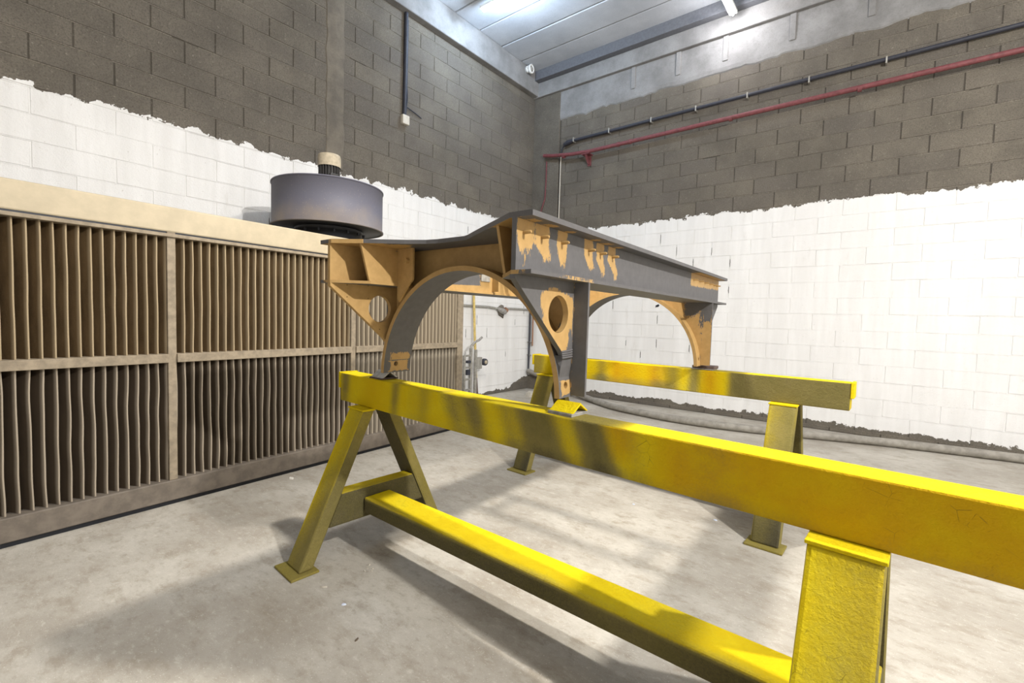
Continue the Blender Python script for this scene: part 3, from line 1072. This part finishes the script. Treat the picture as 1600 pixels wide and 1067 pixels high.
def arch(v0, near):
    g = G()
    thd = math.radians(9.0)
    # curved part
    n = 60
    vs, fs, ms = [], [], []
    vv = [v0 - HB, v0 - HB + .002, v0 - .06, v0 - .035, v0, v0 + .05, v0 + .062, v0 + HB - .002, v0 + HB]

    def mband(th, out_, v):
        if out_:
            if near and th < math.radians(30):
                return 0.0 if th < math.radians(24.5) else 1.0
            return 1.0
        if near and th > PI - math.radians(13.5) and -.045 < v - v0 < .07:
            return 1.0
        return 0.0

    for i in range(n + 1):
        th = thd + (PI - 2 * thd) * i / n
        for r, o_ in ((RO, True), (RI, False)):
            for v in vv:
                vs.append((UC + r * math.cos(th), v, ZA + r * math.sin(th)))
                ms.append(mband(th, o_, v))
    k = len(vv)
    for i in range(n):
        b0, b1 = i * 2 * k, (i + 1) * 2 * k
        for j in range(k - 1):
            fs.append((b0 + j, b1 + j, b1 + j + 1, b0 + j + 1))
            fs.append((b0 + k + j, b0 + k + j + 1, b1 + k + j + 1, b1 + k + j))
    g.add(vs, fs, ms, True)
    # edges in bare undercoat
    for jj in (0, k - 1):
        vs2, fs2 = [], []
        for i in range(n + 1):
            vs2 += [vs[i * 2 * k + jj], vs[i * 2 * k + k + jj]]
        for i in range(n):
            fs2.append((2 * i, 2 * i + 1, 2 * i + 3, 2 * i + 2))
        g.add(vs2, fs2, 1.0)
    # feet with a round hole
    for sgn in (1, -1):
        sc = RO * (thd - TH0)
        ns = 8
        poly = [(-HB, 0), (HB, 0)] + [(HB, sc * i / ns) for i in range(1, ns + 1)] + [(-HB, sc * i / ns) for i in range(ns, 0, -1)]
        hc = (-HB + .050 if sgn == 1 else -.010, .047)

        def mapf(a, b, t, sgn=sgn):
            th = TH0 + b / RO
            return (UC + sgn * t * math.cos(th), v0 + a, ZA + t * math.sin(th))

        def mft(a, b, sd, sgn=sgn):
            d = math.hypot((a - hc[0]) / 1.0, (b - hc[1]) / 1.4)
            if sgn == 1:      # sd 1 is the outer face
                return sst(d, .044, .026) if (sd == 1 and near) else (0.0 if sd == 0 else 1.0)
            if sd == 0 and near:
                return sst(abs(a - .012), .066, .046) * sst(b, .108, .084)
            return 1.0 if sd == 1 else 0.0
        g.plate(poly, [circle(hc[0], hc[1], .0135, 16)], mapf, RI, RO, .012, mft, 1.0)
    g.build('arch_band', M_['frame'], fr)
    # upright web over the arch
    g = G()
    poly = []
    for i in range(33):
        th = TH0 + math.radians(8) + (PI - 2 * (TH0 + math.radians(8))) * i / 32
        poly.append((UC + RO * math.cos(th), ZA + RO * math.sin(th)))
    poly += [(-W + .002, 1.065), (-W + .002, ZB - .013), (-W + TW, ZB), (-W + TW, ZT - TD), (-TW, ZT - TD), (-TW, ZB), (-.002, ZB - .013), (-.002, 1.065)]

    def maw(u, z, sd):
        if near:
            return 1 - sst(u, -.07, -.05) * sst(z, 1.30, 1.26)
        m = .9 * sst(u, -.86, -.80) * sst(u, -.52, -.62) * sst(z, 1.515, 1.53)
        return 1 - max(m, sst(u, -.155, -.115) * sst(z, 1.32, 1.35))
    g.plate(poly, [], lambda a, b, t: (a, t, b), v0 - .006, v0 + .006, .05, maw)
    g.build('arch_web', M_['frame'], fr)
    # outer column plate on both legs
    for sgn in (1, -1):
        fx = lambda u: u if sgn == 1 else -W - u
        poly = [(fx(-.003), 1.005), (fx(OV - .002), 1.005), (fx(OV), ZB - .013), (fx(-.003), ZB - .013)]
        g = G()

        def mcol(u, z, sd, sgn=sgn):
            uu = u if sgn == 1 else -W - u
            if near:
                return .72 * sst(uu, .012, .002) * (0.55 + .6 * mnoise.noise((z * 16, 3, 0)))
            return sst(z, 1.325, 1.295)
        g.plate(poly, [], lambda a, b, t: (a, t, b), v0 - .006, v0 + .006, .012, mcol, 0.0)
        g.build('column_plate', M_['frame'], fr, bevel=.001)
    # inner stiffener plates beside each inner web
    for sgn in (1, -1):
        fx = lambda u: u if sgn == 1 else -W - u
        d = -1 if near else 1
        vq = v0 + d * .098
        rc = .022
        corner = [(fx(-.258 + rc - rc * math.sin(t)), 1.458 + rc - rc * math.cos(t)) for t in [PI / 2 * i / 6 for i in range(7)]]
        poly = [(fx(-.146), ZT - TD), (fx(-.146), 1.458)] + corner + [(fx(-.258), ZT - TD)]
        g = G(); g.plate(poly, [], lambda a, b, t: (a, t, b), vq - .005, vq + .005, None, lambda a, b, s: 1.0)
        g.build('stiffener_plate', M_['frame'], fr)
        poly = [(fx(-.146), 1.458), (fx(-.146), 1.385), (fx(-.158), 1.365), (fx(-.24), 1.458)]
        g = G(); g.plate(poly, [], lambda a, b, t: (a, t, b), vq - .005, vq + .005, None, lambda a, b, s: 1.0)
        g.build('bracket_plate', M_['frame'], fr)
        if near and sgn == -1:
            g = G(); g.tube([(fx(-.222), vq - .024, 1.562), (fx(-.222), vq, 1.562)], .013, 16, 1.0); g.build('boss', M_['frame'], fr)


arch(VA, True)
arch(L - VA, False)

# gusset plates with a round hole under the girder ends
for near in (True, False):
    for sgn in (1, -1):
        fv = (lambda v: v) if near else (lambda v: L - v)
        poly = [(0, ZB - .013), (0, 1.428), (.296, 1.185), (.318, 1.16), (VA - .0065, 1.16), (VA - .0065, ZB - .013)]
        hol = circle(.272, 1.319, .069, 36) if sgn == 1 else circle(.276, 1.329, .068, 36)
        tiny = [circle(fv(a), b, .0028, 8) for a, b in ((.087, 1.449 - .012), (.204, 1.44), (.087, 1.38), (.205, 1.379), (.275, 1.225))] if sgn == -1 else []
        u0, u1 = (-TG, 0) if sgn == 1 else (-W, -W + TG)
        g = G()

        def mg(v, z, sd, near=near, sgn=sgn):
            if sgn == 1 and sd == 1 and near:
                lim = .150 + .02 * sst(z, 1.36, 1.30) - .9 * max(0, 1.30 - z)
                m = sst(v, lim - .015, lim + .015) * sst(z, 1.428 - .25 * abs(v - .24), 1.402 - .25 * abs(v - .24))
                m *= 1 - sst(v, .335 - .3 * max(0, 1.21 - z), .355 - .3 * max(0, 1.21 - z)) * sst(z, 1.275, 1.245)
                return m * sst(z, 1.172, 1.186)
            if sgn == 1 and sd == 1:
                return 0.0
            if sgn == -1 and sd == 0:
                return 0.0
            return 1.0
        pl = [(fv(v), z) for v, z in poly]
        hl = [(fv(v), z) for v, z in hol]
        if not near:
            pl, hl = pl[::-1], hl[::-1]
        g.plate(pl, [hl] + tiny, lambda a, b, t: (t, a, b), u0, u1, .012 if near else None, mg, 0.0 if (sgn == 1) else 1.0)
        gp = g.build('gusset_plate', M_['frame'], fr)
        if near:
            # bare wall of the hole
            g = G(); n = 36
            cx_, cz_ = sum(p[0] for p in hol) / n, sum(p[1] for p in hol) / n
            vs = [(u, cx_ + (p[0] - cx_) * .985, cz_ + (p[1] - cz_) * .985) for u in (u0 - .0003, u1 + .0003) for p in hol]
            g.add(vs, [(i, (i + 1) % n, n + (i + 1) % n, n + i) for i in range(n)], 1.0, True)
            g.build('hole_rim', M_['frame'], gp)

# filler piece easing the gusset down onto the arch band
g = G()
for v0_, v1_ in ((.306, .3805),):
    pr = [(-.001, 1.162), (-.0045, 1.120), (-.0125, 1.070), (-.030, 1.075), (-.045, 1.162)]
    n = len(pr)
    g.add([(u, v0_ + .012 * (i == 0), z) for i, (u, z) in enumerate(pr)] + [(u, v1_, z) for u, z in pr],
          [tuple(range(n)), tuple(reversed(range(n, 2 * n)))] + [(i, (i + 1) % n, n + (i + 1) % n, n + i) for i in range(n)], 0.0)
g.build('filler_piece', M_['frame'], fr)
# weld bead round the right foot where gusset meets arch
g = G()
for k in range(4):
    g.tube([(-.002 + .001 * k, .302 + .0 * k, 1.178 - .008 * k), (.004, .34, 1.180 - .008 * k), (.002, .375, 1.184 - .009 * k)], .0045, 6, 0.0)
g.build('weld_bead', M_['frame'], fr)

# studs on the right girder
for v in (.040, .146, .280, .487, .590, .708, 1.93, 2.07, 2.20, 2.33, 2.44, 2.52):
    g = G()
    r = .0085 if v < 1.5 else .0065
    g.tube([(-.001, v, 1.580), (.026, v, 1.580), (.031, v, 1.580)], [r * .75, r * .75, r * .45], 10, 1.0)
    g.lathe([(.0, .0)], (0, 0, 0), 3)
    g.v = g.v[:-3]; g.m = g.m[:-3]; g.o = g.o[:-3]
    g.build('stud', M_['frame'], fr)

# ------------------------------------------------------------------ packers between the frame and the sawhorses


def angle_iron(g, x0, x1, yc, zb, hw, h, t, m=0.0):
    """inverted V of steel angle lying along local x"""
    for s in (-1, 1):
        vs = []
        for x in (x0, x1):
            vs += [(x, yc + s * hw, zb), (x, yc + s * (hw - t * 1.4), zb), (x, yc, zb + h - t * 1.2), (x, yc, zb + h)]
        g.add(vs, [(0, 1, 2, 3), (7, 6, 5, 4), (0, 3, 7, 4), (1, 5, 6, 2), (0, 4, 5, 1)], m)


p1 = thing('steel_packer', 'short dark steel angle packer under the left foot of the frame', 'packer', (-2.122, 1.546, .951), math.radians(-3.5), 'packers under the steel frame')
g = G(); angle_iron(g, -.055, .055, 0, .008, .050, .038, .008); g.build('angle_iron', M_['chock'], p1, bevel=.001)
for i in range(2):
    g = G(); g.box(-.062 + .006 * i, .05 + .006 * i, -.055, .053, .004 * i, .004 * i + .004); g.build('shim', M_['rust'], p1)
p2 = thing('steel_packer', 'yellow-painted steel angle on flat shims under the hole-plated leg of the frame', 'packer', (-.892, 1.472, .951), math.radians(-3.5), 'packers under the steel frame')
g = G(); angle_iron(g, -.052, .052, .0, .012, .050, .034, .007); g.build('angle_iron', M_['yellow'], p2, bevel=.001)
for i in range(2):
    g = G(); g.box(-.056, .050, -.054, .054, .0062 * i, .0062 * i + .0048); g.build('shim', M_['steel'], p2)
p3 = thing('steel_packer', 'dark rusty steel block under the far right foot of the frame', 'packer', (-.965, 3.440, .971), math.radians(-2.3), 'packers under the steel frame')
g = G(); g.box(-.075, .078, -.05, .05, .008, .028); g.build('block', M_['rust'], p3, bevel=.004)
g = G(); g.box(-.08, .07, -.054, .054, 0, .008); g.build('shim', M_['steel'], p3, bevel=.001)
p4 = thing('steel_packer', 'dark steel packer under the far left foot of the frame, behind the near leg', 'packer', (-2.06, 3.485, .971), math.radians(-2.3), 'packers under the steel frame')
g = G(); g.box(-.06, .06, -.05, .05, 0, .028); g.build('block', M_['rust'], p4, bevel=.004)

# ------------------------------------------------------------------ services on the walls
t = thing('wall_conduit', 'black vertical conduit running down left block wall to junction box', 'conduit', (XL, 3.97, 4.0))
g = G(); g.tube([(.03, .005, 1.27), (.03, .003, .6), (.03, -.005, -.05)], .026, 12); g.build('conduit_pipe', M_['black'], t)
g = G(); g.tube([(.02, .045, 1.2), (.02, .04, .35), (.02, .05, .18), (.02, .03, .02), (.02, .02, -.05)], .008, 8); g.build('loose_cable', M_['black'], t)
g = G(); g.tube([(.02, .02, .08), (.014, .2, .045), (.012, .3, .018)], .007, 8); g.build('side_cable', M_['black'], t)
g = G(); g.box(.002, .06, -.055, .055, -.17, -.05)
tag(g.build('junction_box', M_['offw'], None, bevel=.008), 'small square off-white junction box below black conduit on left wall', 'box')
bpy.data.objects['junction_box'].location = (XL, 3.975, 4.0)

t = thing('black_pipe', 'straight black pipe clipped along the top of right block wall', 'pipe', (-4.3, YR, 4.35))
g = G(); g.tube([(.0, -.05, 0), (1.5, -.05, .01), (3.2, -.05, .02), (6.5, -.05, .03)], .024, 12); g.build('pipe_run', M_['black'], t)
for x in (.06, .72, 1.42, 2.08, 2.75, 3.45, 4.2):
    g = G(); g.box(x - .008, x + .008, -.082, -.002, -.03, .045); g.build('pipe_clip', M_['galv'], t)
g = G(); g.tube([(-.14, -.05, -.035), (-.06, -.05, -.01), (.03, -.05, 0)], [.03, .04, .03], 10); g.build('pipe_coupling', M_['black'], t)
g = G(); g.tube([(-.13, -.045, -.03), (-.19, -.03, -.09), (-.212, -.02, -.19)], .010, 8); g.build('flex_tail', M_['black'], t)
g = G(); g.tube([(-4.515, 6.912, 4.17), (-4.52, 6.912, 3.0), (-4.525, 6.912, 1.6)], .010, 10)
tag(g.build('white_conduit', M_['offw']), 'thin pale conduit dropping down the right wall from black pipe', 'conduit')

t = thing('red_pipe', 'red fire pipe running level along right block wall on bracket', 'pipe', (-4.75, YR, 4.1))
g = G(); g.tube([(-.07, -.105, .09), (.12, -.11, .05), (.50, -.12, .0), (.85, -.12, -.02), (3.2, -.12, -.01), (7.8, -.12, .0)], .030, 14); g.build('pipe_run', M_['red'], t)
g = G()
g.box(.72, .86, -.15, -.003, -.06, -.045)
g.bar((.79, -.13, -.06), (.80, -.035, -.19), .035, .02)
g.box(.77, .83, -.02, -.003, -.22, -.04)
g.build('bracket', M_['red'], t)
for x in (.33, 1.35, 1.55, 3.0, 4.4):
    g = G(); g.tube([(x, -.12 if x > .4 else -.107, 0 if x < .6 else -.018), (x + .04, -.12 if x > .4 else -.111, 0 if x < .6 else -.018)], .037, 14); g.build('pipe_collar', M_['red'], t)
g = G(); g.tube([(-4.80, 6.89, 4.10), (-4.80, 6.89, 3.75), (-4.81, 6.885, 3.45), (-4.90, 6.88, 3.2), (-4.97, 6.88, 2.9), (-4.98, 6.88, 2.2)], .012, 8)
tag(g.build('red_hose', M_['red']), 'thin dark red hose hanging down beside the wall corner', 'hose')
g = G(); g.tube([(-5.06, 6.88, 1.55), (-5.062, 6.88, 1.0), (-5.068, 6.88, .36)], .016, 10)
tag(g.build('corner_conduit', M_['black']), 'black upright conduit in the corner of white walls', 'conduit')
for z in (.62, .86):
    g = G(); g.box(-5.11, -5.02, 6.87, 6.91, z, z + .012); g.build('pipe_clip', M_['galv'], bpy.data.objects['corner_conduit'])
g = G(); g.tube([(-4.985, 6.87, 1.36), (-4.985, 6.87, 1.25), (-4.985, 6.87, .80)], .014, 10); g.tube([(-4.985, 6.87, 1.33), (-4.93, 6.87, 1.36), (-4.85, 6.87, 1.36)], .012, 8)
tag(g.build('copper_pipe', M_['copper']), 'short brown copper pipe beside corner conduit on right wall', 'pipe')
t = thing('level_conduit', 'thin grey conduit level along white left wall near corner', 'conduit', (XL + .004, 5.0, 1.475))
g = G(); g.tube([(.02, -.6, .01), (.02, .75, .0), (.03, .95, -.02)], .020, 10); g.tube([(.03, 1.2, -.015), (.02, 1.35, -.01), (.02, 1.86, -.012)], .020, 10)
g.build('conduit_pipe', M_['galv'], t)
g = G()
g.lathe([(0, -.008), (.10, -.008), (.085, .006), (0, .006)], n=11)
g.v = [(z + .012, 1.10 + .95 * x * (1 + .25 * math.sin(3 * x * 20)), -.05 + y * 1.0 - .5 * max(0, -y) * (1 if x > 0 else .2)) for x, y, z in g.v]
g.build('broken_plaster', M_['render'], t)
g = G(); g.tube([(.03, .96, -.02), (.058, 1.06, -.06), (.06, 1.13, -.075)], [.03, .05, .045], 10); g.build('elbow_joint', M_['steel'], t)
g = G(); g.tube([(.058, 1.12, -.03), (.066, 1.17, -.055)], [.045, .04], 10); g.build('terracotta_plug', M_['copper'], t)
t = thing('ceiling_sensor', 'small round white sensor lamp fixed to the concrete beam in corner', 'sensor', (-5.0, 6.496, 5.585))
g = G()
g.lathe([(0, 0), (.055, 0), (.055, .05), (.048, .055)], n=28); g.v = [(z, x, y) for x, y, z in g.v]; g.build('sensor_body', M_['white'], t)
g = G(); g.lathe([(.048, .055), (.075, .06), (.075, .10), (.058, .105), (.05, .09), (0, .088)], n=28)
g.v = [(z, x * .9 + .02, y) for x, y, z in g.v]; hd = g.build('sensor_head', M_['white'], t)
g = G(); g.lathe([(0, .092), (.048, .092), (.03, .104), (0, .108)], n=24); g.v = [(z, x * .9 + .02, y) for x, y, z in g.v]; g.build('lens', M_['galv'], hd)

# fat hose from the corner to the floor by the right wall
path = [(-5.06, 6.86, .33), (-4.9, 6.85, .30), (-4.6, 6.84, .24), (-4.2, 6.76, .14), (-3.9, 6.66, .075), (-3.55, 6.48, .05), (-3.0, 6.17, .048), (-2.5, 6.04, .048),
        (-2.1, 5.98, .048), (-1.7, 5.98, .048), (-1.2, 6.06, .048), (-.6, 6.25, .048), (.2, 6.5, .048), (1.5, 6.7, .048), (3.2, 6.75, .048), (5.3, 6.72, .048)]
fine = []
for i in range(len(path) - 1):
    p0, p1_, p2_, p3_ = [Vector(path[min(max(j, 0), len(path) - 1)]) for j in (i - 1, i, i + 1, i + 2)]
    for k in range(6):
        s = k / 6
        fine.append(0.5 * ((2 * p1_) + (p2_ - p0) * s + (2 * p0 - 5 * p1_ + 4 * p2_ - p3_) * s * s + (3 * p1_ - p0 - 3 * p2_ + p3_) * s ** 3))
fine.append(Vector(path[-1]))
g = G(); g.tube(fine, .046, 14)
tag(g.build('fat_hose', M_['pipe']), 'fat grey hose lying on floor along foot of right wall', 'hose')

# yellow pole leaning on the left wall, hand truck beside the booth
g = G(); g.tube([(-4.86, 5.28, .0), (-4.92, 5.30, .35)], .020, 10)
pole = g.build('leaning_pole', M_['rust'])
tag(pole, 'long yellow pole with dark lower end leaning on white left wall', 'pole')
g = G(); g.tube([(-4.92, 5.30, .35), (-5.0, 5.33, 1.1), (-5.08, 5.36, 1.95)], .020, 10); g.build('yellow_shaft', M_['pole'], pole)

ht = thing('hand_truck', 'grey steel hand truck with curved handle standing at end of spray booth', 'hand truck', (-4.86, 5.14, 0))
for y in (-.03, .075):
    g = G(); g.box(-.02, .02, y - .02, y + .02, .05, .83 if y < 0 else .80); g.build('upright', M_['galv'], ht, bevel=.004)
for z in (.18, .34, .52, .70):
    g = G(); g.box(-.02, .02, -.16, -.05, z, z + .025); g.build('rung', M_['galv'], ht)
g = G(); g.box(-.02, .02, -.19, -.155, .05, .72); g.build('upright', M_['galv'], ht, bevel=.004)
g = G(); g.tube([(0, -.03, .80), (.0, -.02, .86), (.01, .05, .92), (.02, .13, .95), (.02, .19, .99)], .018, 10); g.build('handle', M_['steel'], ht)
g = G(); g.box(-.03, .03, .08, .20, .50, .68); g.build('bracket_plate', M_['galv'], ht, bevel=.006)
g = G(); g.lathe([(0, -.03), (.05, -.03), (.055, -.02), (.055, .02), (.05, .03), (0, .03)], n=24)
g.v = [(z + .03, x + .25, y + .60) for x, y, z in g.v]; wh = g.build('wheel', M_['black'], ht)
g = G(); g.lathe([(0, .031), (.032, .031), (.028, .04), (0, .04)], n=20); g.v = [(z + .03, x + .25, y + .60) for x, y, z in g.v]; g.build('hub', M_['cowl'], wh)
g = G(); g.box(-.10, .06, -.19, .1, .0, .05); g.build('toe_plate', M_['steel'], ht, bevel=.004)
g = G(); g.box(-.03, .03, -.13, -.06, .42, .50); g.build('latch_block', M_['black'], ht, bevel=.006)
g = G(); g.box(-.03, .03, -.12, -.05, .60, .64); g.build('latch_block', M_['black'], ht, bevel=.006)

# ------------------------------------------------------------------ scraps on the floor


def chip(name, label, cat, x, y, rz, sx, sy, sz, mat, seed, group=None):
    rr = random.Random(seed)
    n = 7
    g = G()
    ring = [(sx / 2 * math.cos(2 * PI * i / n) * rr.uniform(.7, 1.15), sy / 2 * math.sin(2 * PI * i / n) * rr.uniform(.7, 1.15)) for i in range(n)]
    vs = [(a, b, 0) for a, b in ring] + [(a * .8, b * .8, sz * rr.uniform(.6, 1.1)) for a, b in ring]
    g.add(vs, [tuple(reversed(range(n))), tuple(range(n, 2 * n))] + [(i, (i + 1) % n, n + (i + 1) % n, n + i) for i in range(n)])
    o = g.build(name, mat)
    o.location = (x, y, 0)
    o.rotation_euler = (0, 0, rz)
    return tag(o, label, cat, group)


FG = 'flakes scattered on the floor'
chip('plaster_flake', 'white plaster flake on floor in front of booth plinth', 'flake', -3.538, 1.72, .4, .05, .035, .012, M_['chip'], 1, FG)
chip('plaster_flake', 'pale blue-white flake lying in shade beside nearest leg', 'flake', -1.81, 1.116, .9, .022, .012, .006, M_['chipb'], 2, FG)
chip('plaster_flake', 'small pale blue flake on bright floor between the two sawhorses', 'flake', -1.304, 3.077, .2, .026, .016, .006, M_['chipb'], 3, FG)
chip('plaster_flake', 'pale flake on bright floor below right part of near beam', 'flake', -.784, 3.196, .1, .03, .016, .006, M_['chipb'], 4, FG)
chip('plaster_flake', 'white sliver on floor just beyond the near stretcher', 'flake', -.70, 2.02, .5, .03, .016, .006, M_['chip'], 5, FG)
chip('brown_scrap', 'small brown scrap in shadow at the bottom of the floor', 'scrap', -1.569, 1.026, 1.9, .024, .008, .006, M_['dirt'], 6)
for i, (x, y) in enumerate(((-1.99, 1.36), (-1.965, 1.375), (-2.01, 1.385), (-1.975, 1.335), (-1.95, 1.36))):
    chip('gravel_crumb', 'tan crumb in a little cluster on dark floor near the tie', 'crumb', x, y, i, .014, .010, .006, M_['stone'], 20 + i, 'crumbs by the near leg')
chip('curled_scrap', 'grey curled scrap beside base plate of nearest leg', 'scrap', -2.0, 1.13, .8, .034, .010, .008, M_['stone'], 9)
chip('stone_offcut', 'pale grey block offcut on floor by the corner behind far leg', 'offcut', -4.46, 6.20, .25, .30, .16, .09, M_['stone'], 12)
